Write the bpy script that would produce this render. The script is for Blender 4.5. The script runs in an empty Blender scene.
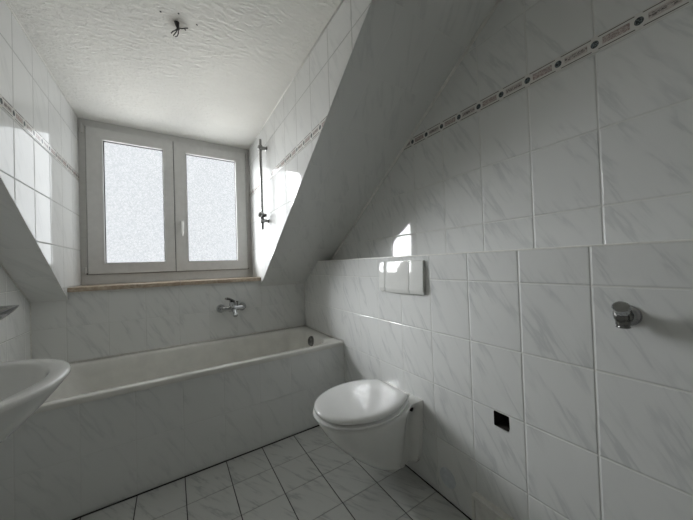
import bpy, bmesh, math, random
from mathutils import Vector, Matrix
random.seed(7)
scn = bpy.context.scene
C = scn.collection

# ------------------------------------------------------------------ measures (metres)
EYE = 1.0949
XR, XU, XL = 1.0406, 1.1717, -0.718          # low front wall, upper right wall, left wall
YW, YT, YG = 2.387, 1.712, 2.671             # knee wall, tub front, window face
XCL, XCR = -0.553, 0.635                     # dormer cheeks
ZC, ZK, ZL = 2.212, 0.926, 1.1247            # ceiling, foot of the slope, ledge
COT = 1.4424
YTOP = YW - (ZC - ZK) * COT                  # where the slope meets the flat ceiling
YB = -1.15                                   # wall behind
TW, TH = 0.2, 0.2482                         # wall tile
R1 = 1.0066                                  # a tile row line
ZB0, ZB1 = 1.7520, 1.8030                    # decorative border
HOLE = (0.550, 0.609, 0.451, 0.508)          # y0,y1,z0,z1

# ------------------------------------------------------------------ node helpers
class NT:
    def __init__(s, name):
        s.mat = bpy.data.materials.new(name); s.mat.use_nodes = True
        s.t = s.mat.node_tree; s.n = s.t.nodes; s.l = s.t.links
        s.bsdf = s.n['Principled BSDF']
    def _in(s, sock, v):
        if v is None: return
        if hasattr(v, 'links'): s.l.new(v, sock)
        else: sock.default_value = v
    def m(s, op, a, b=None, c=None, clamp=False):
        n = s.n.new('ShaderNodeMath'); n.operation = op; n.use_clamp = clamp
        s._in(n.inputs[0], a); s._in(n.inputs[1], b); s._in(n.inputs[2], c)
        return n.outputs[0]
    def dot(s, p, v):
        n = s.n.new('ShaderNodeVectorMath'); n.operation = 'DOT_PRODUCT'
        s._in(n.inputs[0], p); n.inputs[1].default_value = v
        return n.outputs['Value']
    def xyz(s, x, y, z=0.0):
        n = s.n.new('ShaderNodeCombineXYZ')
        s._in(n.inputs[0], x); s._in(n.inputs[1], y); s._in(n.inputs[2], z)
        return n.outputs[0]
    def noise(s, vec, scale=5, detail=3, rough=0.5, dist=0.0):
        n = s.n.new('ShaderNodeTexNoise'); s._in(n.inputs['Vector'], vec)
        n.inputs['Scale'].default_value = scale; n.inputs['Detail'].default_value = detail
        n.inputs['Roughness'].default_value = rough; n.inputs['Distortion'].default_value = dist
        return n.outputs['Fac']
    def white(s, vec):
        n = s.n.new('ShaderNodeTexWhiteNoise'); n.noise_dimensions = '3D'; s._in(n.inputs['Vector'], vec)
        return n.outputs['Value']
    def mix(s, f, a, b):
        n = s.n.new('ShaderNodeMix'); n.data_type = 'RGBA'
        s._in(n.inputs['Factor'], f)
        for k, v in ((6, a), (7, b)):
            if hasattr(v, 'links'): s.l.new(v, n.inputs[k])
            else: n.inputs[k].default_value = (*v, 1)
        return n.outputs[2]
    def smooth(s, v, a, b, c=0.0, d=1.0):
        n = s.n.new('ShaderNodeMapRange'); n.interpolation_type = 'SMOOTHSTEP'
        s._in(n.inputs['Value'], v)
        for k, x in zip((1, 2, 3, 4), (a, b, c, d)): n.inputs[k].default_value = x
        return n.outputs[0]
    def pos(s):
        return s.n.new('ShaderNodeNewGeometry').outputs['Position']
    def bump(s, h, strength=1.0, dist=0.001, normal=None):
        n = s.n.new('ShaderNodeBump'); s._in(n.inputs['Height'], h)
        n.inputs['Strength'].default_value = strength; n.inputs['Distance'].default_value = dist
        if normal is not None: s.l.new(normal, n.inputs['Normal'])
        return n.outputs[0]
    def done(s, col=None, rough=None, normal=None, metal=None, spec=None):
        b = s.bsdf
        if col is not None:
            if hasattr(col, 'links'): s.l.new(col, b.inputs['Base Color'])
            else: b.inputs['Base Color'].default_value = (*col, 1)
        if rough is not None: s._in(b.inputs['Roughness'], rough)
        if metal is not None: b.inputs['Metallic'].default_value = metal
        if spec is not None: b.inputs['Specular IOR Level'].default_value = spec
        if normal is not None: s.l.new(normal, b.inputs['Normal'])
        return s.mat

TILE = (0.775, 0.778, 0.765)
def tile_mat(name, U, V, u0, v0, du=TW, dv=TH, border=False, vein=1.0, flip=1.0, base=TILE,
             groutc=(0.74, 0.74, 0.71), gw=0.0020, rough=0.045, veinc=(0.44, 0.455, 0.46), gu=None, bumpk=1.0,
             vscale=1.0, spec=.5):
    s = NT(name); P = s.pos()
    u = s.m('SUBTRACT', s.dot(P, U), u0)
    v = s.m('SUBTRACT', s.dot(P, V), v0)
    if border:                                    # rows above the border move up by its height
        v = s.m('SUBTRACT', v, s.m('MULTIPLY', s.m('GREATER_THAN', s.dot(P, V), ZB0 + 0.02), ZB1 - ZB0))
    ut = s.m('DIVIDE', u, du); vt = s.m('DIVIDE', v, dv)
    iu = s.m('FLOOR', ut); iv = s.m('FLOOR', vt)
    fu = s.m('SUBTRACT', ut, iu); fv = s.m('SUBTRACT', vt, iv)
    eu = s.m('MULTIPLY', s.m('MINIMUM', fu, s.m('SUBTRACT', 1.0, fu)), du)
    ev = s.m('MULTIPLY', s.m('MINIMUM', fv, s.m('SUBTRACT', 1.0, fv)), dv)
    wob = s.m('MULTIPLY', s.m('SUBTRACT', s.noise(P, 60, 2), 0.5), 0.0010)
    e = s.m('MINIMUM', eu, ev)
    ew = s.m('ADD', e, wob)
    tile = s.smooth(ew, gw * 0.55, gw * 1.05)      # 0 in the joint, 1 on the tile
    if gu is not None:                             # thinner joints one way
        t2 = s.smooth(s.m('ADD', ev, wob), gu * 0.5, gu)
        t1 = s.smooth(s.m('ADD', eu, wob), gw * 0.55, gw * 1.05)
        tile = s.m('MULTIPLY', t1, s.m('ADD', s.m('MULTIPLY', t2, 0.62), 0.38))
    rnd = s.white(s.xyz(iu, iv, 1.7)); rnd2 = s.white(s.xyz(iv, iu, 8.1))
    # veins: thin ridges running diagonally, the same way on every tile, each tile with its own piece
    uf = s.m('MULTIPLY', u, flip)
    ang = math.radians(61)
    ca, sa = math.cos(ang), math.sin(ang)
    # along = down-right direction, across = its normal
    al = s.m('SUBTRACT', s.m('MULTIPLY', uf, ca), s.m('MULTIPLY', v, sa))
    ac = s.m('ADD', s.m('MULTIPLY', uf, sa), s.m('MULTIPLY', v, ca))
    vec = s.xyz(s.m('ADD', s.m('MULTIPLY', al, 2.8 * vscale), s.m('MULTIPLY', rnd, 31.0)),
                s.m('ADD', s.m('MULTIPLY', ac, 19.0 * vscale), s.m('MULTIPLY', rnd2, 17.0)), 0.3)
    n1 = s.noise(vec, 1.0, 4, 0.55, 0.2)
    r1 = s.smooth(s.m('ABSOLUTE', s.m('SUBTRACT', n1, 0.5)), 0.0, 0.05, 1.0, 0.0)
    vec2 = s.xyz(s.m('ADD', s.m('MULTIPLY', al, 2.6 * vscale), s.m('MULTIPLY', rnd2, 13.0)),
                 s.m('ADD', s.m('MULTIPLY', ac, 9.0 * vscale), s.m('MULTIPLY', rnd, 23.0)), 4.3)
    fade = s.smooth(s.noise(vec2, 1.4, 2), 0.43, 0.62)
    soft = s.smooth(s.m('ABSOLUTE', s.m('SUBTRACT', n1, 0.5)), 0.0, 0.11, 1.0, 0.0)
    veins = s.m('MULTIPLY', s.m('ADD', s.m('MULTIPLY', r1, 0.24), s.m('MULTIPLY', soft, 0.17)), fade)
    veins = s.m('MULTIPLY', veins, vein, clamp=True)
    cloud = s.m('MULTIPLY', s.noise(vec2, 1.0, 3), 0.10)
    c = s.mix(cloud, base, (0.55, 0.57, 0.58))
    c = s.mix(veins, c, veinc)
    c = s.mix(s.m('MULTIPLY', s.smooth(rnd, 0.0, 1.0), 0.05), c, (0.6, 0.62, 0.64))
    c = s.mix(tile, groutc, c)
    rg = s.mix(tile, (0.75,) * 3, (rough,) * 3)
    # edges of the glaze are rounded; the joint is sunk; each tile lies a touch out of plane
    edge = s.smooth(ew, gw * 0.3, gw + 0.0030)
    tilt = s.m('MULTIPLY', s.m('ADD', s.m('MULTIPLY', s.m('SUBTRACT', rnd, .5), fu), s.m('MULTIPLY', s.m('SUBTRACT', rnd2, .5), fv)), 0.35)
    wav = s.m('MULTIPLY', s.noise(P, 7, 1), 0.22)
    h = s.m('ADD', s.m('ADD', edge, tilt), wav)
    return s.done(c, rg, s.bump(h, bumpk, 0.0016), spec=spec)

def border_mat(name, U, u0):
    s = NT(name); P = s.pos()
    u = s.m('SUBTRACT', s.dot(P, U), u0)
    v = s.m('SUBTRACT', s.dot(P, (0, 0, 1)), (ZB0 + ZB1) / 2 + .0005)
    k = s.m('ROUND', s.m('DIVIDE', u, 0.1))
    d = s.m('SUBTRACT', u, s.m('MULTIPLY', k, 0.1))                     # distance from a dot
    rr = s.m('SQRT', s.m('ADD', s.m('POWER', d, 2.0), s.m('POWER', s.m('MULTIPLY', v, 0.9), 2.0)))
    dot = s.smooth(rr, 0.0098, 0.0108, 1.0, 0.0)
    ring = s.smooth(rr, 0.0128, 0.0138, 1.0, 0.0)
    av = s.m('ABSOLUTE', v); ad = s.m('ABSOLUTE', d)
    rect = s.m('MULTIPLY', s.m('MULTIPLY', s.smooth(av, 0.0105, 0.0115, 1.0, 0.0), s.smooth(ad, 0.0185, 0.0195)), s.smooth(ad, 0.0485, 0.0495, 1.0, 1.0))
    k2 = s.m('FLOOR', s.m('DIVIDE', u, 0.1))
    odd = s.m('ABSOLUTE', s.m('MODULO', k2, 2.0))
    n = s.noise(s.xyz(s.m('MULTIPLY', u, 1.0), s.m('MULTIPLY', v, 1.6)), 150, 4, 0.7, 1.2)
    n2 = s.noise(s.xyz(s.m('ADD', s.m('MULTIPLY', u, 1.0), s.m('MULTIPLY', v, 1.2)), s.m('MULTIPLY', v, 2.0)), 110, 3, 0.6, 2.0)
    marb = s.mix(s.smooth(n, 0.38, 0.62), (0.26, 0.20, 0.19), (0.62, 0.55, 0.52))
    lf = s.m('MULTIPLY', s.smooth(n2, 0.44, 0.56, 1.0, 0.0), s.smooth(s.m('ABSOLUTE', v), 0.003, 0.010, 1.0, 0.0))
    leaf = s.mix(lf, (0.62, 0.57, 0.54), (0.10, 0.085, 0.085))
    pan = s.mix(odd, leaf, marb)
    line = s.m('MULTIPLY', s.smooth(s.m('ABSOLUTE', s.m('SUBTRACT', av, 0.0198)), 0.0011, 0.0017, 1.0, 0.0), s.smooth(ad, 0.008, 0.009))
    c = s.mix(rect, (0.72, 0.71, 0.68), pan)
    c = s.mix(line, c, (0.07, 0.06, 0.06))
    c = s.mix(ring, c, (0.74, 0.73, 0.70))
    dn = s.noise(P, 260, 2)
    c = s.mix(dot, c, s.mix(s.smooth(dn, 0.42, 0.62), (0.025, 0.03, 0.035), (0.16, 0.19, 0.20)))
    seam = s.smooth(s.m('SUBTRACT', 0.0255, av), 0.0004, 0.0016)
    c = s.mix(seam, (0.66, 0.66, 0.63), c)
    return s.done(c, 0.14, s.bump(s.m('ADD', s.m('MULTIPLY', dot, 0.5), s.m('MULTIPLY', seam, 0.6)), 1.0, 0.001))

def plain(name, col, rough=0.4, metal=0.0, nscale=40, namp=0.03, bumpd=0.0002, spec=0.5):
    s = NT(name); P = s.pos()
    n = s.noise(P, nscale, 3)
    d = tuple(max(0, c * (1 - namp * 4)) for c in col)
    c = s.mix(s.smooth(n, 0.3, 0.75), col, d)
    return s.done(c, rough, s.bump(n, 0.4, bumpd), metal, spec)

M = {}
M['knee'] = tile_mat('tile_knee_wall', (1, 0, 0), (0, 0, 1), -0.3643, R1, vein=0.9, groutc=(0.66, 0.665, 0.645), gw=0.0014, bumpk=.6)
M['apron'] = tile_mat('tile_tub_front', (1, 0, 0), (0, 0, 1), -0.3691, 0.262, du=0.201, vein=0.6, groutc=(0.68, 0.68, 0.66), gw=0.0012, bumpk=.35, rough=.1)
M['right_low'] = tile_mat('tile_right_low', (0, 1, 0), (0, 0, 1), 0.2970, R1, flip=-1.0, vein=1.0)
M['right_up'] = tile_mat('tile_right_up', (0, 1, 0), (0, 0, 1), 0.2981, 1.2537, border=True, flip=-1.0, vein=0.9, spec=.36)
M['left'] = tile_mat('tile_left', (0, 1, 0), (0, 0, 1), 0.1133, R1, flip=1.0, vein=0.6)
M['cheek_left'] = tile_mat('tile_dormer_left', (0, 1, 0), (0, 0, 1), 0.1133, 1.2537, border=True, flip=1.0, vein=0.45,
                           groutc=(0.36, 0.36, 0.35), rough=0.05, spec=.22)  # grout darkened to paint in the against-the-light look
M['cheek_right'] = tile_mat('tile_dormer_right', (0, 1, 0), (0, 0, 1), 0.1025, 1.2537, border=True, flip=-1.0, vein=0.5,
                            groutc=(0.42, 0.42, 0.40), rough=0.05, spec=.2)  # darker grout here too carries the backlit look in its colour
_sl = Vector((0, -COT, 1)).normalized()
def slope_mat(name, u0, v0, flip):
    return tile_mat(name, (1, 0, 0), tuple(_sl), u0, v0, vein=0.5, flip=flip, groutc=(0.74, 0.74, 0.72), gw=0.0012, vscale=.8, bumpk=.25, rough=.12)
_v0 = _sl.dot(Vector((0, YW, ZK)))
M['slope_right'] = slope_mat('tile_slope_right', XCR + 0.13, _v0 + 0.0176, 1.0)
M['slope_left'] = slope_mat('tile_slope_left', XCL, _v0 + 0.0176, 1.0)
M['floor'] = tile_mat('tile_floor', (1, 0, 0), (0, 1, 0), -0.3691, 1.5047 - 0.201 * 20, du=0.201, dv=0.201, vein=1.25,
                      base=(0.60, 0.605, 0.585), groutc=(0.02, 0.019, 0.018), gw=0.0024, gu=0.0017, rough=0.2,
                      veinc=(0.30, 0.31, 0.32), vscale=1.5)
M['rear'] = tile_mat('tile_rear', (1, 0, 0), (0, 0, 1), 0, R1, vein=0.7)
M['border_right'] = border_mat('border_right', (0, 1, 0), 0.2981)
M['border_cheek_left'] = border_mat('border_cheek_left', (0, 1, 0), 0.0133)
M['border_cheek_right'] = border_mat('border_cheek_right', (0, 1, 0), 0.0025)

def plaster():
    s = NT('ceiling_plaster'); P = s.pos()
    st = s.xyz(s.m('MULTIPLY', s.dot(P, (1, 0, 0)), 0.55), s.dot(P, (0, 1, 0)), s.dot(P, (0, 0, 1)))
    a = s.noise(st, 55, 4, 0.6, 0.6); b = s.noise(st, 150, 3, 0.6); d = s.noise(P, 6, 2)
    h = s.m('ADD', s.m('MULTIPLY', s.smooth(a, 0.35, 0.7), 1.0), s.m('MULTIPLY', b, 0.5))
    c = s.mix(s.smooth(d, 0.3, 0.8), (0.90, 0.89, 0.85), (0.87, 0.86, 0.82))
    dx = s.m('SUBTRACT', s.dot(P, (1, 0, 0)), 0.045); dy = s.m('SUBTRACT', s.dot(P, (0, 1, 0)), 1.425)
    rr = s.m('SQRT', s.m('ADD', s.m('POWER', dx, 2.0), s.m('POWER', dy, 2.0)))
    stain = s.m('MULTIPLY', s.smooth(s.m('ADD', rr, s.m('MULTIPLY', s.m('SUBTRACT', a, .5), .05)), 0.008, 0.06, 1.0, 0.0), 0.6)
    c = s.mix(stain, c, (0.36, 0.33, 0.29))                       # grime around the cable outlet
    return s.done(c, 0.9, s.bump(h, 0.7, 0.006), spec=0.2)
M['plaster'] = plaster()
M['ceramic'] = plain('ceramic_white', (0.83, 0.83, 0.81), 0.07, nscale=12, namp=0.01, bumpd=0.0001)
M['seat'] = plain('seat_plastic', (0.86, 0.86, 0.85), 0.13, nscale=10, namp=0.008, bumpd=0.0001)
M['enamel'] = plain('tub_enamel', (0.79, 0.78, 0.74), 0.08, nscale=14, namp=0.02, bumpd=0.0001)
M['pvc'] = plain('window_pvc', (0.60, 0.595, 0.58), 0.3, nscale=30, namp=0.015)
M['sash_line'] = plain('sash_outline_grey', (0.16, 0.16, 0.155), 0.6)
M['gasket'] = plain('gasket_black', (0.035, 0.035, 0.035), 0.6)
M['plate'] = plain('plate_plastic', (0.80, 0.80, 0.775), 0.06, nscale=20, namp=0.01, bumpd=0.00005, spec=.3)
M['capm'] = plain('cap_plastic', (0.64, 0.67, 0.70), 0.3, namp=0.03)
M['panelm'] = plain('panel_painted', (0.72, 0.71, 0.67), 0.4, namp=0.03)
M['chrome'] = plain('chrome', (0.52, 0.53, 0.54), 0.06, 1.0, nscale=30, namp=0.03, bumpd=0.0001)
M['chrome_dull'] = plain('chrome_dull', (0.27, 0.27, 0.265), 0.16, 1.0, nscale=80, namp=0.06)
M['dark'] = plain('dark_slot', (0.02, 0.02, 0.02), 0.7)
M['caulk'] = plain('joint_sealant', (0.74, 0.73, 0.69), 0.5, nscale=90, namp=0.05, bumpd=0.0006)
M['profile'] = plain('edge_profile', (0.88, 0.87, 0.83), 0.3, nscale=50, namp=0.03)
M['darkjoint'] = plain('floor_joint', (0.015, 0.014, 0.013), 0.8)
M['cable'] = plain('cable_dark', (0.035, 0.032, 0.03), 0.6)
M['rubble'] = plain('hole_mortar', (0.045, 0.040, 0.035), 0.95, nscale=120, namp=0.1, bumpd=0.003)
M['wood'] = plain('door_white', (0.75, 0.74, 0.71), 0.4)

def stone():
    s = NT('sill_stone'); P = s.pos()
    a = s.noise(P, 45, 5, 0.65, 0.5); b = s.noise(P, 9, 2)
    c = s.mix(s.smooth(a, 0.3, 0.7), (0.36, 0.28, 0.21), (0.52, 0.44, 0.35))
    c = s.mix(s.m('MULTIPLY', s.smooth(b, 0.45, 0.7), 0.5), c, (0.34, 0.25, 0.18))
    return s.done(c, 0.35, s.bump(a, 0.4, 0.0006))
M['stone'] = stone()

def pane_mat():
    # obscure glass, its own glow standing in for daylight scattered through it; hammered relief
    s = NT('obscure_glass'); P = s.pos()
    v = s.n.new('ShaderNodeTexVoronoi'); v.feature = 'SMOOTH_F1'; v.inputs['Scale'].default_value = 85
    s.l.new(P, v.inputs['Vector'])
    n = s.noise(P, 130, 3, 0.6); big = s.noise(P, 3.0, 2)
    t = s.m('ADD', s.m('MULTIPLY', v.outputs['Distance'], 0.9), s.m('MULTIPLY', n, 0.7))
    t = s.smooth(t, 0.45, 0.95)
    col = s.mix(t, (0.95, 0.975, 0.99), (0.76, 0.795, 0.83))
    col = s.mix(s.m('MULTIPLY', s.smooth(big, 0.35, 0.7), 0.2), col, (0.82, 0.87, 0.92))
    s.l.new(col, s.bsdf.inputs['Emission Color'])
    s.bsdf.inputs['Emission Strength'].default_value = PANE
    m_ = s.done(s.mix(t, (0.18, 0.19, 0.195), (0.10, 0.105, 0.11)), 0.12, s.bump(t, 0.6, 0.0012))
    tr = s.n.new('ShaderNodeBsdfTransparent'); mx_ = s.n.new('ShaderNodeMixShader'); mx_.inputs[0].default_value = 0.5
    s.l.new(s.bsdf.outputs[0], mx_.inputs[1]); s.l.new(tr.outputs[0], mx_.inputs[2])
    s.l.new(mx_.outputs[0], s.n['Material Output'].inputs[0])
    return m_
PANE = 0.275
M['pane'] = pane_mat()

# ------------------------------------------------------------------ mesh helpers
def obj(name, bm, mat, parent=None, smooth=False, auto=None):
    me = bpy.data.meshes.new(name)
    bmesh.ops.recalc_face_normals(bm, faces=bm.faces[:])
    bm.to_mesh(me); bm.free()
    for m_ in (mat if isinstance(mat, (list, tuple)) else [mat]): me.materials.append(m_)
    o = bpy.data.objects.new(name, me); C.objects.link(o)
    if smooth:
        for p in me.polygons: p.use_smooth = True
        if auto is not None:
            bm2 = bmesh.new(); bm2.from_mesh(me)
            for e in bm2.edges:
                if len(e.link_faces) == 2 and e.calc_face_angle(0) > auto: e.smooth = False
            bm2.to_mesh(me); bm2.free()
    if parent is not None:
        o.parent = parent
        o.matrix_parent_inverse = Matrix.Translation(parent.location).inverted()
    return o
def thing(name, label, cat, loc):
    o = bpy.data.objects.new(name, None); C.objects.link(o)
    o.location = loc; o.empty_display_size = 0.05
    o['label'] = label; o['category'] = cat
    return o
def tag(o, label, cat): o['label'] = label; o['category'] = cat; return o
def st(o): o['kind'] = 'structure'; return o
def box(bm, x0, x1, y0, y1, z0, z1, bev=0.0, seg=2):
    vs = [bm.verts.new((x, y, z)) for x in (x0, x1) for y in (y0, y1) for z in (z0, z1)]
    fs = [bm.faces.new([vs[i] for i in q]) for q in ((0, 1, 3, 2), (4, 6, 7, 5), (0, 4, 5, 1), (2, 3, 7, 6), (0, 2, 6, 4), (1, 5, 7, 3))]
    if bev:
        es = list({e for f in fs for e in f.edges})
        bmesh.ops.bevel(bm, geom=es, offset=bev, segments=seg, profile=0.5, affect='EDGES')
    return bm
def B(*a, **k): return box(bmesh.new(), *a, **k)
def slab(pts, out, t=0.06):
    """polygon extruded away from the room"""
    bm = bmesh.new(); out = Vector(out).normalized() * t
    a = [bm.verts.new(p) for p in pts]; b = [bm.verts.new(Vector(p) + out) for p in pts]
    bm.faces.new(a); bm.faces.new(b[::-1])
    for i in range(len(a)):
        j = (i + 1) % len(a); bm.faces.new((a[i], b[i], b[j], a[j]))
    return bm
def frame_for(d):
    d = Vector(d).normalized()
    a = Vector((0, 0, 1)) if abs(d.z) < 0.9 else Vector((0, 1, 0))
    u = d.cross(a).normalized(); return d, u, d.cross(u).normalized()
def loft(bm, rings, cap0=True, cap1=True, closed=True):
    R = [[bm.verts.new(p) for p in r] for r in rings]
    n = len(R[0])
    for a, b in zip(R, R[1:]):
        for i in range(n if closed else n - 1):
            j = (i + 1) % n; bm.faces.new((a[i], a[j], b[j], b[i]))
    if cap0: bm.faces.new(R[0][::-1])
    if cap1: bm.faces.new(R[-1])
    return bm
def lathe(bm, o, d, prof, n=28, cap0=True, cap1=True):
    """prof: list of (distance along d, radius)"""
    d, u, v = frame_for(d); o = Vector(o)
    rings = [[o + d * t + (u * math.cos(k * 2 * math.pi / n) + v * math.sin(k * 2 * math.pi / n)) * max(r, 1e-5) for k in range(n)] for t, r in prof]
    return loft(bm, rings, cap0, cap1)
def tube(bm, pts, r, n=12, sx=1.0):
    pts = [Vector(p) for p in pts]; rr = r if isinstance(r, (list, tuple)) else [r] * len(pts)
    rings = []; pu = None
    for i, p in enumerate(pts):
        d = (pts[min(i + 1, len(pts) - 1)] - pts[max(i - 1, 0)]).normalized()
        if pu is None: _, u, _ = frame_for(d)
        else: u = (pu - d * pu.dot(d)).normalized()
        pu = u; v = d.cross(u)
        rings.append([p + (u * math.cos(k * 2 * math.pi / n) * sx + v * math.sin(k * 2 * math.pi / n)) * rr[i] for k in range(n)])
    return loft(bm, rings)
def bez(p0, p1, p2, n=8):
    p0, p1, p2 = map(Vector, (p0, p1, p2))
    return [p0 * (1 - t) ** 2 + p1 * 2 * t * (1 - t) + p2 * t * t for t in [i / n for i in range(n + 1)]]

# ------------------------------------------------------------------ the room
T = 0.06
st(obj('floor', slab([(XL - .1, YB - .1, 0), (XU + .1, YB - .1, 0), (XU + .1, YW + .1, 0), (XL - .1, YW + .1, 0)], (0, 0, -1)), M['floor']))
def zs(y): return ZK + (YW - y) / COT
# left wall follows the roof slope
st(obj('wall_left', slab([(XL, YB, 0), (XL, YW, 0), (XL, YW, ZK), (XL, YTOP, ZC), (XL, YB, ZC)], (-1, 0, 0)), M['left']))
# upper right wall (behind the ledge)
st(obj('wall_right', slab([(XU, YB, ZL - .3), (XU, YW - (ZL - ZK) * COT + .45, ZL - .3), (XU, YW - (ZL - ZK) * COT, ZL), (XU, YTOP, ZC), (XU, YB, ZC)], (1, 0, 0)), M['right_up']))
# low front-built wall with the hole left for a socket
def low_wall():
    bm = bmesh.new(); y0, y1, z0, z1 = HOLE
    yl = YW - (ZL - ZK) * COT
    def v(y, z, x=XR): return bm.verts.new((x, y, z))
    top = ZL
    # front face around the hole
    A = [v(YB, 0), v(y0, 0), v(y1, 0), v(YW, 0)]
    D = [v(YB, top), v(y0, top), v(y1, top), v(yl, top)]
    Bv = [v(YB, z0), v(y0, z0), v(y1, z0)]; Cv = [v(YB, z1), v(y0, z1), v(y1, z1)]
    # slightly chipped outline of the hole
    cut = [v(y1, z0 + .001), v(y1 - .004, z0 - .001), v(y0 + .02, z0 - .002), v(y0 + .004, z0 - .006), v(y0, z0 + .012), v(y0 + .001, z1 - .002),
           v(y0 + .018, z1 + .001), v(y0 + .034, z1 - .001), v(y1 - .003, z1 + .002), v(y1, z1 - .006)]
    YWk = v(YW, ZK)
    bm.faces.new([A[0], A[1], Bv[1], Bv[0]]); bm.faces.new([Bv[0], Bv[1], Cv[1], Cv[0]]); bm.faces.new([Cv[0], Cv[1], D[1], D[0]])
    bm.faces.new([A[1], A[2], Bv[2], Bv[1]]); bm.faces.new([Cv[1], Cv[2], D[2], D[1]])
    bm.faces.new([A[2], A[3], YWk, D[3], D[2], Cv[2], Bv[2]])
    for q in ([Bv[1], Bv[2], cut[0], cut[1], cut[2], cut[3]], [Bv[1], cut[3], cut[4], cut[5], Cv[1]], [Cv[1], cut[5], cut[6], cut[7], cut[8], Cv[2]],
              [Cv[2], cut[8], cut[9], cut[0], Bv[2]]):
        bm.faces.new(q)
    # niche
    back = [bm.verts.new((XR + 0.065, c.co.y, c.co.z)) for c in cut]
    nf = [bm.faces.new((cut[i], cut[(i + 1) % 10], back[(i + 1) % 10], back[i])) for i in range(10)] + [bm.faces.new(back)]
    for f in nf: f.material_index = 1
    # ledge top
    e = bm.verts.new((XU, YB, top)); f_ = bm.verts.new((XU, yl, top))
    bm.faces.new([D[0], D[1], D[2], D[3], f_, e])
    me_o = bm
    return me_o
w = low_wall()
o = obj('wall_right_low', w, [M['right_low'], M['rubble']]); st(o)
# knee wall under the window
st(obj('wall_window_side', slab([(XL, YW, 0), (XR + .01, YW, 0), (XR + .01, YW, ZK), (XCR, YW, ZK), (XCR, YW, 0.975), (XCL, YW, 0.975), (XCL, YW, ZK), (XL, YW, ZK)], (0, 1, 0), 0.12), M['knee']))
# sloping roof either side of the dormer
n_out = Vector((0, 1, COT)).normalized()
st(obj('ceiling_slope_right', slab([Vector(p) - n_out * .0012 for p in ((XCR, YW, ZK), (XU + .02, YW, ZK), (XU + .02, YTOP, ZC), (XCR, YTOP, ZC))], n_out, 0.004), M['slope_right']))
st(obj('ceiling_slope_left', slab([Vector(p) - n_out * .0012 for p in ((XL - .02, YW, ZK), (XCL, YW, ZK), (XCL, YTOP, ZC), (XL - .02, YTOP, ZC))], n_out, 0.004), M['slope_left']))
# dormer cheeks
st(obj('wall_dormer_left', slab([(XCL, YW, ZK), (XCL, YTOP, ZC), (XCL, YG + .12, ZC), (XCL, YG + .12, ZK)], (-1, 0, 0), 0.03), M['cheek_left']))
st(obj('wall_dormer_right', slab([(XCR, YW, ZK), (XCR, YTOP, ZC), (XCR, YG + .12, ZC), (XCR, YG + .12, ZK)], (1, 0, 0), 0.03), M['cheek_right']))
st(obj('ceiling', slab([(XL - .1, YB - .1, ZC), (XU + .1, YB - .1, ZC), (XU + .1, YTOP, ZC), (XCR, YTOP, ZC), (XCR, YG + .15, ZC), (XCL, YG + .15, ZC), (XCL, YTOP, ZC), (XL - .1, YTOP, ZC)], (0, 0, 1)), M['plaster']))
st(obj('wall_rear', slab([(XL - .05, YB, 0), (XU + .05, YB, 0), (XU + .05, YB, ZC), (XL - .05, YB, ZC)], (0, -1, 0)), M['rear']))
# door in the rear wall (behind the photographer)
d = bpy.data.objects.new('door_1', None); C.objects.link(d); d.location = (0.1, YB + .02, 0); st(d)
obj('door_leaf', B(-.28, .50, YB + .001, YB + .04, 0.005, 1.98, bev=.004), M['wood'], d)
bm = bmesh.new()
box(bm, -.36, -.285, YB + .001, YB + .055, 0, 2.06, bev=.004); box(bm, .505, .58, YB + .001, YB + .055, 0, 2.06, bev=.004); box(bm, -.285, .505, YB + .001, YB + .055, 1.985, 2.06, bev=.004)
obj('door_frame', bm, M['wood'], d)
obj('door_handle', tube(bmesh.new(), [(-.22, YB + .04, 1.03), (-.22, YB + .085, 1.03)] + bez((-.22, YB + .09, 1.03), (-.22, YB + .1, 1.03), (-.09, YB + .095, 1.03)), 0.009), M['chrome'], d)

# trims ---------------------------------------------------------------
k = [0]
def trim(bm, mat, sm=False):
    k[0] += 1
    return st(obj('trim_%d' % k[0], bm, mat, smooth=sm))
# border tiles
def poly_strip(x0, x1, ya0, ya1, yb0, yb1):
    """strip between ZB0 and ZB1; far end cut along the roof line"""
    bm = bmesh.new()
    P = [(ya0, ZB0), (yb0, ZB0), (yb1, ZB1), (ya1, ZB1)]
    a = [bm.verts.new((x0, y, z)) for y, z in P]; b = [bm.verts.new((x1, y, z)) for y, z in P]
    bm.faces.new(a); bm.faces.new(b[::-1])
    for i in range(4): bm.faces.new((a[i], b[i], b[(i + 1) % 4], a[(i + 1) % 4]))
    return bm
def ys(z): return YW - (z - ZK) * COT
trim(poly_strip(XU - .0008, XU + .01, YB, YB, ys(ZB0), ys(ZB1)), M['border_right'])
trim(poly_strip(XCL - .01, XCL + .0008, ys(ZB0), ys(ZB1), YG + .02, YG + .02), M['border_cheek_left'])
trim(poly_strip(XCR - .0008, XCR + .01, ys(ZB0), ys(ZB1), YG + .02, YG + .02), M['border_cheek_right'])
# edge profile along the ledge
trim(box(bmesh.new(), XR - .0015, XR + .010, YB, ys(ZL) + .004, ZL - .004, ZL + .0015, bev=.001), M['profile'])
# sealant where surfaces meet
def bead(pts, r=0.004, mat='caulk'): return trim(tube(bmesh.new(), pts, r, 8), M[mat], True)
bead([(XU - .001, ys(ZL), ZL), (XU - .001, YTOP, ZC)], 0.011, 'profile')
bead([(XL, YW, ZK), (XL, YTOP, ZC)], 0.005)
bead([(XL, YW, 0.53), (XL, YW, ZK)], 0.004)
bead([(XR, YW, 0.53), (XR, YW, ZK)], 0.003)
bead([(XCL, YTOP, ZC), (XCL, YG, ZC)], 0.005)
bead([(XCR, YTOP, ZC), (XCR, YG, ZC)], 0.005, 'profile')
bead([(XL, YW, 0.535), (XR, YW, 0.535)], 0.0045)
bead([(XR, YT, 0.533), (XR, YW, 0.535)], 0.004)
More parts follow.
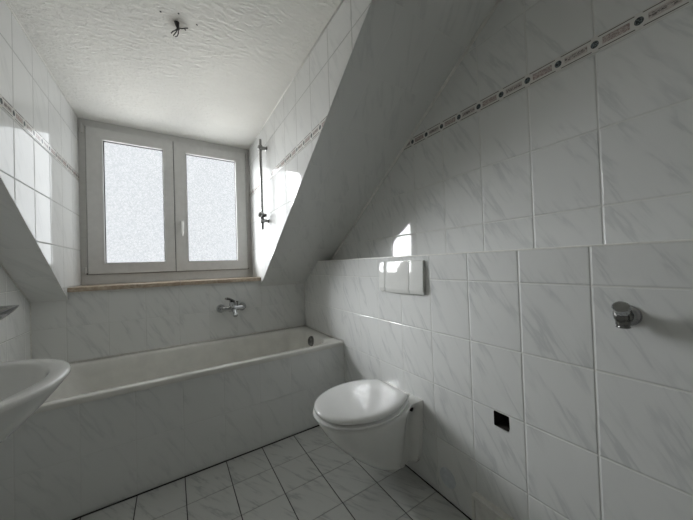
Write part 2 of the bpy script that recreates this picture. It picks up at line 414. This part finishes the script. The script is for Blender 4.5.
# dark open joint at the foot of the tub front and of the low wall
trim(box(bmesh.new(), XL, XR, YT - .0075, YT + .002, 0, 0.0015), M['darkjoint'])
trim(box(bmesh.new(), XR - .0065, XR + .002, YB, YT, 0, 0.0015), M['darkjoint'])
# window sill in two lengths
bm = bmesh.new(); box(bm, XCL - .004, 0.0475, YW - .022, YG + .03, .975, 1.003, bev=.003); box(bm, 0.049, XCR + .004, YW - .022, YG + .03, .975, 1.003, bev=.003)
trim(bm, M['stone'])

# ------------------------------------------------------------------ window
win = bpy.data.objects.new('window_1', None); C.objects.link(win); win.location = (0.04, YG, 1.0); st(win)
def rect_frame(x0, x1, z0, z1, w0, w1, w2, w3, y0, y1, bev=0.004):
    """w: left,right,bottom,top widths"""
    bm = bmesh.new()
    def ring(x0, x1, z0, z1, y): return [bm.verts.new(p) for p in ((x0, y, z0), (x1, y, z0), (x1, y, z1), (x0, y, z1))]
    o0 = ring(x0, x1, z0, z1, y1); o1 = ring(x0, x1, z0, z1, y0)
    i0 = ring(x0 + w0, x1 - w1, z0 + w2, z1 - w3, y0)
    i1 = ring(x0 + w0, x1 - w1, z0 + w2, z1 - w3, y1)
    es = []
    for a, b in ((o0, o1), (o1, i0), (i0, i1), (i1, o0)):
        for i in range(4):
            j = (i + 1) % 4; bm.faces.new((a[i], a[j], b[j], b[i]))
    bm.edges.ensure_lookup_table()
    es = [e for e in bm.edges if all(abs(v.co.y - y0) < 1e-6 for v in e.verts) and not (e.verts[0] in o1 and e.verts[1] in i0) and not (e.verts[1] in o1 and e.verts[0] in i0)]
    bmesh.ops.bevel(bm, geom=es, offset=bev, segments=3, profile=.5, affect='EDGES')
    return bm
obj('window_frame', rect_frame(XCL, XCR, 1.003, ZC, .05, .05, .085, .06, YG, YG + .09), M['pvc'], win)
for (x0, x1, wl, wr, side) in ((-0.512, 0.0230, .094, .0695, -1), (0.0275, 0.598, .086, .090, 1)):
    sy = YG - .018
    s_ = obj('window_sash', rect_frame(x0, x1, 1.079, 2.157, wl, wr, .078, .084, sy, sy + .037, .005), M['pvc'], win)
    obj('sash_outline', rect_frame(x0 - .004, x1 + .0035, 1.075, 2.161, .012, .012, .012, .012, YG - .0025, YG + .004, .0008), M['sash_line'], s_)  # dark outline added to give the groove round the sash its shade
    gx0, gx1, gz0, gz1 = x0 + wl, x1 - wr, 1.157, 2.073
    obj('gasket', rect_frame(gx0 - .001, gx1 + .001, gz0 - .001, gz1 + .001, .007, .007, .006, .007, sy + .020, sy + .030, .001), M['gasket'], s_)
    obj('glazing_bead', rect_frame(gx0 - .008, gx1 + .008, gz0 - .008, gz1 + .008, .009, .009, .009, .009, sy - .0025, sy + .021, .0015), M['pvc'], s_)
    obj('pane', B(gx0 - .002, gx1 + .002, sy + .028, sy + .034, gz0 - .002, gz1 + .002), M['pane'], s_)
# overlapping strip and dark gap between the two sashes
obj('gap', B(0.022, 0.029, YG + .004, YG + .05, 1.083, 2.155), M['gasket'], win)
# handle on the right-hand sash
h = obj('handle', B(.060, .088, YG - .025, YG - .013, 1.435, 1.500, bev=.004, seg=3), M['pvc'], win)
bm = bmesh.new()
lathe(bm, (.074, YG - .022, 1.478), (0, -1, 0), [(0, .011), (.022, .010), (.026, .008)], 18)
tube(bm, bez((.074, YG - .043, 1.486), (.074, YG - .058, 1.465), (.074, YG - .050, 1.37), 8), [.010, .013, .0135, .013, .0125, .012, .0115, .011, .008], 14)
obj('lever', bm, M['plate'], h, smooth=True, auto=.7)
for x, z0, z1 in ((-0.530, 2.10, 2.175), (-0.526, 1.085, 1.13), (0.612, 1.085, 1.13), (0.612, 2.10, 2.165)):
    bm = bmesh.new(); lathe(bm, (x, YG - .012, z0), (0, 0, 1), [(0, .004), (.002, .0075), (z1 - z0 - .002, .0075), (z1 - z0, .004)], 14)
    obj('hinge', bm, M['pvc'], win, smooth=True, auto=.7)
for x in (-0.515, 0.6):
    bm = bmesh.new(); lathe(bm, (x, YG - .012, 1.078), (0, 0, 1), [(0, .005), (.010, .005)], 12)
    obj('hinge_pin', bm, M['gasket'], win)

# ------------------------------------------------------------------ tub apron + bathtub
ZT = 0.533
st(obj('wall_tub_front', B(XL, XR, YT + .004, YT + .05, 0, ZT - .030), M['apron']))
def rrect(x0, x1, y0, y1, r, z, n=10):
    pts = []
    for cx, cy, a0 in ((x1 - r, y1 - r, 0), (x0 + r, y1 - r, 90), (x0 + r, y0 + r, 180), (x1 - r, y0 + r, 270)):
        for i in range(n + 1):
            a = math.radians(a0 + 90 * i / n); pts.append(Vector((cx + r * math.cos(a), cy + r * math.sin(a), z)))
    return pts
tub = thing('bathtub', 'long white enamelled bathtub built in under the window behind tiles', 'bathtub', (0.17, 2.05, 0))
bx0, bx1, by0, by1 = XL + .002, XR - .002, YT - .006, YW - .001
rings = [rrect(bx0 + .001, bx1 - .001, by0 + .001, by1, .004, ZT - .030),
         rrect(bx0, bx1, by0, by1, .004, ZT - .027),
         rrect(bx0, bx1, by0, by1, .004, ZT - .012),
         rrect(bx0, bx1, by0 + .001, by1, .006, ZT - .006),
         rrect(bx0 + .002, bx1 - .002, by0 + .003, by1, .008, ZT - .0036),
         rrect(bx0 + .008, bx1 - .008, by0 + .018, by1 - .008, .012, ZT - .0003),
         rrect(bx0 + .10, bx1 - .088, by0 + .040, by1 - .062, .12, ZT - .0005),
         rrect(bx0 + .105, bx1 - .093, by0 + .045, by1 - .067, .118, ZT - .004),
         rrect(bx0 + .112, bx1 - .100, by0 + .052, by1 - .073, .114, ZT - .014)]
for t in (0.15, .3, .45, .6, .75, .86, .94):
    c = math.sin(t * math.pi / 2)
    rings.append(rrect(bx0 + .112 + .16 * t, bx1 - .100 - .055 * t, by0 + .052 + .032 * t, by1 - .073 - .035 * t, .114 - .01 * t, ZT - .014 - .34 * t))
rings += [rrect(bx0 + .30, bx1 - .185, by0 + .105, by1 - .13, .09, ZT - .358), rrect(bx0 + .36, bx1 - .24, by0 + .15, by1 - .18, .07, ZT - .366)]
obj('tub_shell', loft(bmesh.new(), rings, False, True), M['enamel'], tub, smooth=True, auto=.9)
bm = bmesh.new(); lathe(bm, (.934, 2.03, .482), (-1, -.12, .12), [(0, .040), (.008, .040), (.016, .035), (.018, .012), (.024, .010), (.025, .001)], 28)
obj('overflow_cover', bm, M['chrome_dull'], tub, smooth=True, auto=.6)
bm = bmesh.new(); lathe(bm, (.70, 2.035, ZT - .367), (0, 0, 1), [(0, .035), (.004, .034), (.005, .02), (.002, .001)], 24)
obj('drain', bm, M['chrome_dull'], tub, smooth=True, auto=.6)

# ------------------------------------------------------------------ bath mixer
mx = thing('bath_mixer', 'chrome single-lever bath mixer on the tiled wall above the tub rim', 'tap', (.395, YW, .77))
for x in (.318, .478):
    bm = bmesh.new(); lathe(bm, (x, YW, .772), (0, -1, 0), [(0, .033), (.006, .033), (.016, .029), (.026, .020), (.030, .017)], 30, cap0=False)
    obj('escutcheon', bm, M['chrome'], mx, smooth=True, auto=.9)
bm = bmesh.new()
for x in (.318, .478):
    lathe(bm, (x, YW - .028, .772), (0, -1, 0), [(0, .016), (.012, .019), (.034, .019), (.044, .012)], 20)
lathe(bm, (.305, YW - .056, .772), (1, 0, 0), [(0, .010), (.006, .017), (.03, .018), (.058, .020), (.07, .026), (.112, .026), (.124, .020), (.155, .018), (.18, .017), (.186, .010)], 26)
lathe(bm, (.395, YW - .056, .765), (0, -.12, 1), [(0, .022), (.035, .024), (.050, .024), (.060, .019), (.064, .005)], 26)
obj('mixer_body', bm, M['chrome'], mx, smooth=True, auto=.8)
bm = bmesh.new(); tube(bm, bez((.400, YW - .060, .765), (.402, YW - .10, .765), (.404, YW - .135, .722), 8), [.017, .018, .017, .0165, .016, .016, .016, .017, .017], 18)
obj('spout', bm, M['chrome'], mx, smooth=True, auto=.8)
bm = bmesh.new(); tube(bm, bez((.395, YW - .058, .826), (.385, YW - .085, .850), (.335, YW - .145, .862), 8), [.016, .014, .011, .010, .009, .009, .010, .010, .007], 14, 1.3)
obj('lever', bm, M['chrome_dull'], mx, smooth=True, auto=.8)
bm = bmesh.new(); tube(bm, [(.43, YW - .058, .785), (.431, YW - .062, .815), (.431, YW - .062, .826)], [.006, .0055, .009], 12)
obj('diverter_knob', bm, M['chrome_dull'], mx, smooth=True, auto=.8)

# ------------------------------------------------------------------ shower rail on the right dormer cheek
sr = thing('shower_rail', 'slim chrome shower rail on the tiled dormer side right of the window', 'shower rail', (XCR, 2.10, 1.37))
px, py = XCR - .047, 2.10
bm = bmesh.new(); lathe(bm, (px, py, 1.378), (0, 0, 1), [(0, .006), (.003, .0095), (.690, .0095), (.693, .006)], 20)
obj('pole', bm, M['chrome_dull'], sr, smooth=True, auto=.7)
for z in (2.005, 1.445):
    bm = bmesh.new(); lathe(bm, (XCR, py, z), (-1, 0, 0), [(0, .018), (.006, .018), (.008, .013), (.034, .013), (.036, .018), (.062, .018), (.066, .012)], 22, cap0=False)
    lathe(bm, (px, py, z - .02), (0, 0, 1), [(0, .012), (.002, .014), (.038, .014), (.04, .012)], 20)
    obj('wall_bracket', bm, M['chrome_dull'], sr, smooth=True, auto=.7)
bm = bmesh.new()
lathe(bm, (px, py, 1.468), (0, 0, 1), [(0, .013), (.003, .017), (.030, .017), (.033, .013)], 20)
lathe(bm, (px - .016, py - .002, 1.484), (.9, -.5, .0), [(-.012, .012), (.0, .015), (.045, .013), (.05, .008)], 20)
lathe(bm, (px - .004, py - .015, 1.480), (-.7, -.7, .35), [(0, .012), (.018, .015), (.032, .016), (.034, .010)], 20)
obj('handset_holder', bm, M['chrome_dull'], sr, smooth=True, auto=.7)

# ------------------------------------------------------------------ toilet
YC = 1.105
def outl(xf, xc, hw, rear, z, n=26):
    """rear: list of (x, halfwidth) from xc back to the wall; symmetrical about YC"""
    half = []
    for i in range(n + 1):
        a = math.pi / 2 * i / n
        half.append((xc - (xc - xf) * math.cos(a), hw * math.sin(a) ** 0.96))
    half += rear
    pts = [Vector((x, YC - w, z)) for x, w in half]
    pts += [Vector((x, YC + w, z)) for x, w in half[::-1][:-1]]
    return pts
toi = thing('toilet', 'white wall-hung toilet with closed lid on the tiled right wall beside the bathtub', 'toilet', (XR, YC, .38))
XW = XR - .0005
def rr_(hw, wa, wb): return [(.80, hw * .995), (.84, hw * .965), (.88, hw * .88 + wa * .12), (.92, hw * .55 + wa * .45), (.955, wa * 1.02), (.985, wa), (1.005, wa * .6 + wb * .4), (1.015, wb), (XW, wb)]
BR = [(.075, .90, .955, .070, .062, .080), (.080, .855, .94, .085, .072, .095), (.100, .81, .90, .100, .080, .108), (.14, .755, .85, .115, .085, .117), (.19, .695, .80, .130, .090, .122),
      (.24, .640, .78, .145, .094, .126), (.29, .595, .77, .158, .098, .130), (.33, .565, .765, .168, .104, .132), (.365, .545, .76, .176, .115, .134), (.385, .535, .76, .181, .126, .136),
      (.396, .534, .76, .182, .134, .1365), (.402, .540, .76, .178, .134, .134)]
rings = []
for z, xf, xc, hw, wa, wb in BR:
    r = [(max(x, xc + .004 * (i + 1)), w) for i, (x, w) in enumerate(rr_(hw, wa, wb)[:-2])] + rr_(hw, wa, wb)[-2:]
    rings.append(outl(xf, xc, hw, r, z))
obj('toilet_bowl', loft(bmesh.new(), rings), M['ceramic'], toi, smooth=True, auto=.9)
def seat_out(off, z, xb=.962):
    return outl(.524 - off, .76, .183 + off, [(.80, .181 + off), (.84, .173 + off), (.88, .158 + off), (.915, .141 + off), (.945, .126 + off), (xb, .112 + off), (xb + .001 + off, .09)], z)
def shrink(f, z):
    return [Vector((.775 + (p.x - .775) * f, YC + (p.y - YC) * f, z)) for p in seat_out(0, z)]
obj('seat', loft(bmesh.new(), [seat_out(-.008, .4075), seat_out(.004, .4090), seat_out(.006, .4135), seat_out(.004, .4180), seat_out(-.006, .4200)]), M['seat'], toi, smooth=True, auto=.8)
obj('lid', loft(bmesh.new(), [seat_out(-.012, .4262), seat_out(-.003, .4275), seat_out(.000, .436), seat_out(-.002, .4425), shrink(.965, .4470), shrink(.90, .4493), shrink(.80, .4503), shrink(.5, .4510)]), M['seat'], toi, smooth=True, auto=.9)
for s_ in (-1, 1):
    bm = bmesh.new(); lathe(bm, (.982, YC + s_ * .078, .401), (0, 0, 1), [(0, .013), (.018, .012), (.024, .009)], 18)
    lathe(bm, (.982, YC + s_ * .078 - .018, .425), (0, 1, 0), [(0, .006), (.003, .0085), (.033, .0085), (.036, .006)], 16)
    obj('seat_hinge', bm, M['seat'], toi, smooth=True, auto=.7)
for s_ in (-1, 1):
    bm = bmesh.new(); lathe(bm, (.972, YC + s_ * .108, .372), (.25, s_, 0), [(0, .011), (.0165, .011), (.018, .007)], 16)
    obj('slot_shade', bm, M['gasket'], toi, smooth=True, auto=.7)  # black disc put in for the shaded fixing slot beneath the deck
bm = bmesh.new(); lathe(bm, (1.018, YC + .045, .4015), (0, 0, 1), [(0, .004), (.0015, .004)], 12)
obj('rear_mark', bm, M['gasket'], toi)

# ------------------------------------------------------------------ flush plate
fp = thing('flush_plate', 'white plastic flush plate on the wall above the toilet', 'flush plate', (XR, 1.07, 1.01))
bm = bmesh.new()
PS = .022
def pl(bm, y0, y1, z0, z1, x0, x1, b):
    y0 += PS; y1 += PS
    return box(bm, x0, x1, y0, y1, z0, z1, bev=b, seg=3)
obj('plate_frame', pl(bm, .903, 1.240, .928, 1.100, XR - .007, XR, .003), M['plate'], fp)
def button(y0, y1, bow=0.0):
    """slightly bulging key whose face tips back along the lower lip"""
    bm = bmesh.new(); rings = []
    prof = [(.932, -.004), (.933, -.0135), (.938, -.0155), (.953, -.0215), (.958, -.0220), (1.03, -.0180), (1.092, -.0145), (1.097, -.0130), (1.098, -.004)]
    for i in range(9):
        t = i / 8; y = PS + y0 + (y1 - y0) * t
        g = .003 if i in (0, 8) else 0
        u = (y - PS - 1.0715) / .17
        dz = -.006 * (1 - u * u)
        rings.append([Vector((XR + x * (1 - .04 * u * u) + g * .4, y + bow * math.sin(min(1, max(0, (z - .94) / .15)) * math.pi) * t, z + (dz if z < .965 else 0))) for z, x in prof])
    return loft(bm, rings, True, True)
for y0, y1, bow in ((1.187, 1.2385, 0), (.999, 1.1835, 0.0), (.9045, .9945, 0.0)):
    obj('flush_button', button(y0, y1, bow), M['plate'], fp, smooth=True, auto=.55)

# ------------------------------------------------------------------ angle valve
vy, vz = .224, .930
av = thing('angle_valve', 'chrome shut-off valve with round knob alone on the right wall tiles', 'valve', (XR, vy, vz))
bm = bmesh.new(); lathe(bm, (XR, vy, vz), (-1, 0, 0), [(0, .029), (.004, .029), (.009, .025), (.012, .017)], 32, cap0=False)
obj('rosette', bm, M['chrome'], av, smooth=True, auto=.8)
bm = bmesh.new()
lathe(bm, (XR - .010, vy, vz), (-1, 0, 0), [(0, .013), (.010, .013), (.012, .0175), (.028, .0175), (.030, .0135), (.048, .0135), (.052, .008)], 24)
lathe(bm, (XR - .040, vy, vz + .004), (0, 0, -1), [(0, .0125), (.012, .0125), (.013, .0150), (.024, .0150), (.025, .0135), (.028, .0135), (.031, .0150), (.033, .012)], 24)
lathe(bm, (XR - .040, vy, vz), (-.85, 0, .62), [(0, .010), (.018, .010)], 20)
obj('valve_body', bm, M['chrome_dull'], av, smooth=True, auto=.5)
bm = bmesh.new()
d_ = Vector((-.70, -.1, .72)).normalized(); o_ = Vector((XR - .040, vy, vz)) + d_ * .018
n = 48; dd, uu, vv = frame_for(d_); rings = []
for t, r, f in ((0, .011, 0), (.002, .0145, .4), (.005, .0155, 1), (.017, .0155, 1), (.018, .0145, 0), (.020, .0180, 0), (.0245, .0182, 0), (.0262, .0168, 0), (.0250, .0152, 0)):
    rings.append([o_ + dd * t + (uu * math.cos(a) + vv * math.sin(a)) * (r - f * .0011 * (1 if k_ % 4 < 2 else 0)) for k_, a in ((q, q * 2 * math.pi / n) for q in range(n))])
loft(bm, rings)
obj('knob', bm, M['chrome'], av, smooth=True, auto=.5)

# ------------------------------------------------------------------ round cap low on the wall
bm = bmesh.new(); lathe(bm, (XR, .838, .102), (-1, 0, 0), [(0, .042), (.002, .0415), (.0035, .039), (.0020, .036), (.0028, .034), (.0028, .001)], 40, cap0=False)
tag(obj('blanking_cap', bm, M['capm'], smooth=True, auto=.5), 'round bluish blanking cap low on the wall, right of the toilet', 'cap')

# ------------------------------------------------------------------ white access panel in the corner at the bottom right
ap = thing('access_panel', 'off-white access panel at the foot of the right wall, in the lower right', 'panel', (XR, .45, 0.0))
obj('panel_frame', rect_frame(.20, .70, .0016, .136, .012, .012, .012, .012, 0, .030, .002), M['panelm'], ap)
fr = ap.children[0]
fr.data.transform(Matrix(((0, 1, 0, XR - .0305), (1, 0, 0, 0), (0, 0, 1, 0), (0, 0, 0, 1))))
obj('panel_board', B(XR - .026, XR - .0005, .213, .687, .0145, .123, bev=.0015), M['panelm'], ap)

# ------------------------------------------------------------------ washbasin + tap
BY, BZ = 1.125, .803
bas = thing('washbasin', 'white oval ceramic washbasin hung on the left wall', 'washbasin', (XL, BY, BZ))
def bout(cx, a, b, z, xw, wb, n=30, p=1.0, m=10):
    half = []
    for i in range(n + 1):
        t = math.pi / 2 * i / n
        half.append((cx + a * math.cos(t), b * math.sin(t)))
    for i in range(1, m + 1):
        t = i / m; half.append((cx + (xw - cx) * t, b + (wb - b) * t * t))
    return [Vector((x, BY - w, z)) for x, w in half] + [Vector((x, BY + w, z)) for x, w in half[::-1][:-1]]
XLW = XL + .001
# outside from underneath up, over the rim, down into the bowl
rings = [bout(-.58, .055, .060, .585, XLW, .058), bout(-.57, .085, .085, .592, XLW, .08), bout(-.555, .125, .125, .625, XLW, .11),
         bout(-.54, .170, .170, .670, XLW, .15), bout(-.52, .198, .218, .722, XLW, .20), bout(-.505, .218, .254, .765, XLW, .24),
         bout(-.497, .224, .274, .785, XLW, .262), bout(-.495, .228, .282, .794, XLW, .268), bout(-.495, .228, .283, .799, XLW, .269), bout(-.495, .225, .280, .8028, XLW, .266),
         bout(-.495, .220, .275, .8042, XL + .01, .262), bout(-.495, .186, .240, .8030, XL + .10, .205), bout(-.495, .180, .234, .799, XL + .112, .198), bout(-.495, .176, .229, .789, XL + .118, .193),
         bout(-.495, .165, .210, .755, XL + .125, .185), bout(-.495, .145, .180, .715, XL + .13, .155), bout(-.495, .095, .120, .686, XL + .15, .10), bout(-.495, .035, .040, .678, XL + .19, .035)]
obj('basin_bowl', loft(bmesh.new(), rings), M['ceramic'], bas, smooth=True, auto=1.0)
bm = bmesh.new(); lathe(bm, (-.505, BY, .678), (0, 0, 1), [(0, .031), (.003, .030), (.004, .018), (.001, .001)], 24)
obj('drain', bm, M['chrome'], bas, smooth=True, auto=.7)
bt = thing('basin_mixer', 'chrome mixer tap cut off by the left edge, above the washbasin', 'tap', (-.63, BY, .804))
bm = bmesh.new(); lathe(bm, (-.655, BY, .804), (0, 0, 1), [(0, .026), (.006, .027), (.010, .023), (.075, .022), (.11, .024), (.125, .020)], 26)
obj('tap_body', bm, M['chrome'], bt, smooth=True, auto=.8)
bm = bmesh.new(); tube(bm, bez((-.65, BY, .862), (-.58, BY, .880), (-.53, BY, .845), 8), [.016, .016, .015, .0145, .014, .0135, .013, .013, .0135], 16)
obj('spout', bm, M['chrome'], bt, smooth=True, auto=.8)
bm = bmesh.new(); rings = []
for t, hh, ww in ((0, .026, .018), (.08, .033, .024), (.3, .036, .028), (.55, .034, .029), (.78, .028, .027), (.90, .019, .022), (.97, .009, .014), (1.0, .002, .006)):
    cx = -.685 + .325 * t; top = .945 + .062 * math.sin(t * math.pi * .62); 
    top = .985 + .060 * t - .033 * t * t
    rings.append([Vector((cx, BY + ww * math.cos(a), top - hh + hh * math.sin(a))) for a in [q * 2 * math.pi / 20 for q in range(20)]])
obj('lever', loft(bm, rings), M['chrome'], bt, smooth=True, auto=.9)

# ------------------------------------------------------------------ cable ends in the ceiling
cc = thing('ceiling_cable', 'short dark loose cable ends poking out of the plastered ceiling', 'cable', (.043, 1.430, ZC))
obj('cable_stub', tube(bmesh.new(), [(.040, 1.425, ZC + .002), (.041, 1.428, ZC - .008), (.044, 1.436, ZC - .016), (.048, 1.44, ZC - .022)], [.011, .009, .006, .004], 10), M['cable'], cc, smooth=True)
for pts in ([(.044, 1.436, ZC - .016), (.034, 1.452, ZC - .020), (.024, 1.470, ZC - .016), (.018, 1.480, ZC - .020)],
            [(.046, 1.438, ZC - .018), (.046, 1.456, ZC - .026), (.042, 1.472, ZC - .028), (.034, 1.486, ZC - .024)],
            [(.046, 1.436, ZC - .016), (.060, 1.434, ZC - .014), (.074, 1.430, ZC - .009), (.084, 1.428, ZC - .006)],
            [(.044, 1.438, ZC - .018), (.036, 1.450, ZC - .030), (.026, 1.468, ZC - .036)]):
    obj('wire', tube(bmesh.new(), pts, .0022, 8), M['cable'], cc, smooth=True)
ceil = bpy.data.objects['ceiling']
for x, y in ((.046, 1.372), (.118, 1.395), (.074, 1.452), (-.02, 1.40)):
    bm = bmesh.new(); lathe(bm, (x, y, ZC + .001), (0, 0, -1), [(0, .0042), (.0022, .0034)], 10)
    obj('drill_hole', bm, M['dark'], ceil)

# ------------------------------------------------------------------ light and camera
w = bpy.data.worlds.new('World'); scn.world = w; w.use_nodes = True
w.node_tree.nodes['Background'].inputs[0].default_value = (0.88, 0.94, 1.0, 1)
w.node_tree.nodes['Background'].inputs[1].default_value = 0.06

# daylight: a hazy sun high over the roofs, and the wide bright overcast sky; plus an added upward lamp that brightens the ceiling
SUN = 10.0; SKY = 4.6; LOW = 3.0
for nm, en, dr, ang, col_ in (('sun', SUN, (.84, -1, -.42), 37, (0.95, 0.98, 1.0)), ('overcast_sky', SKY, (.3, -1, -.02), 165, (0.945, 0.975, 1.0)), ('upward_fill', LOW, (.18, -1, .36), 50, (1.0, 0.985, 0.94))):
    sl_ = bpy.data.lights.new(nm, 'SUN'); so = bpy.data.objects.new(nm, sl_); C.objects.link(so)
    sl_.energy = en; sl_.angle = math.radians(ang); sl_.color = col_
    so.rotation_euler = Vector(dr).to_track_quat('-Z', 'Y').to_euler(); so.location = (-1, 4, 3)

cam = bpy.data.cameras.new('camera'); co = bpy.data.objects.new('camera', cam); C.objects.link(co)
Rv = Vector((0.84364073, -0.53586044, -0.03352475)); Uv = Vector((0.02102812, -0.02941559, 0.99934606)); Fv = Vector((0.53649616, 0.843794, 0.01354805))
m = Matrix((Rv, Uv, -Fv)).transposed().to_4x4(); m.translation = (0, 0, EYE)
co.matrix_world = m
cam.sensor_fit = 'HORIZONTAL'; cam.sensor_width = 36; cam.lens = 274.014 / 693 * 36; cam.clip_start = .01
scn.camera = co
scn.cycles.max_bounces = 16; scn.cycles.diffuse_bounces = 12; scn.cycles.glossy_bounces = 6
scn.view_settings.view_transform = 'Standard'; scn.view_settings.look = 'None'; scn.view_settings.gamma = 1
scn.view_settings.use_curve_mapping = False
scn.view_settings.exposure = 1.95
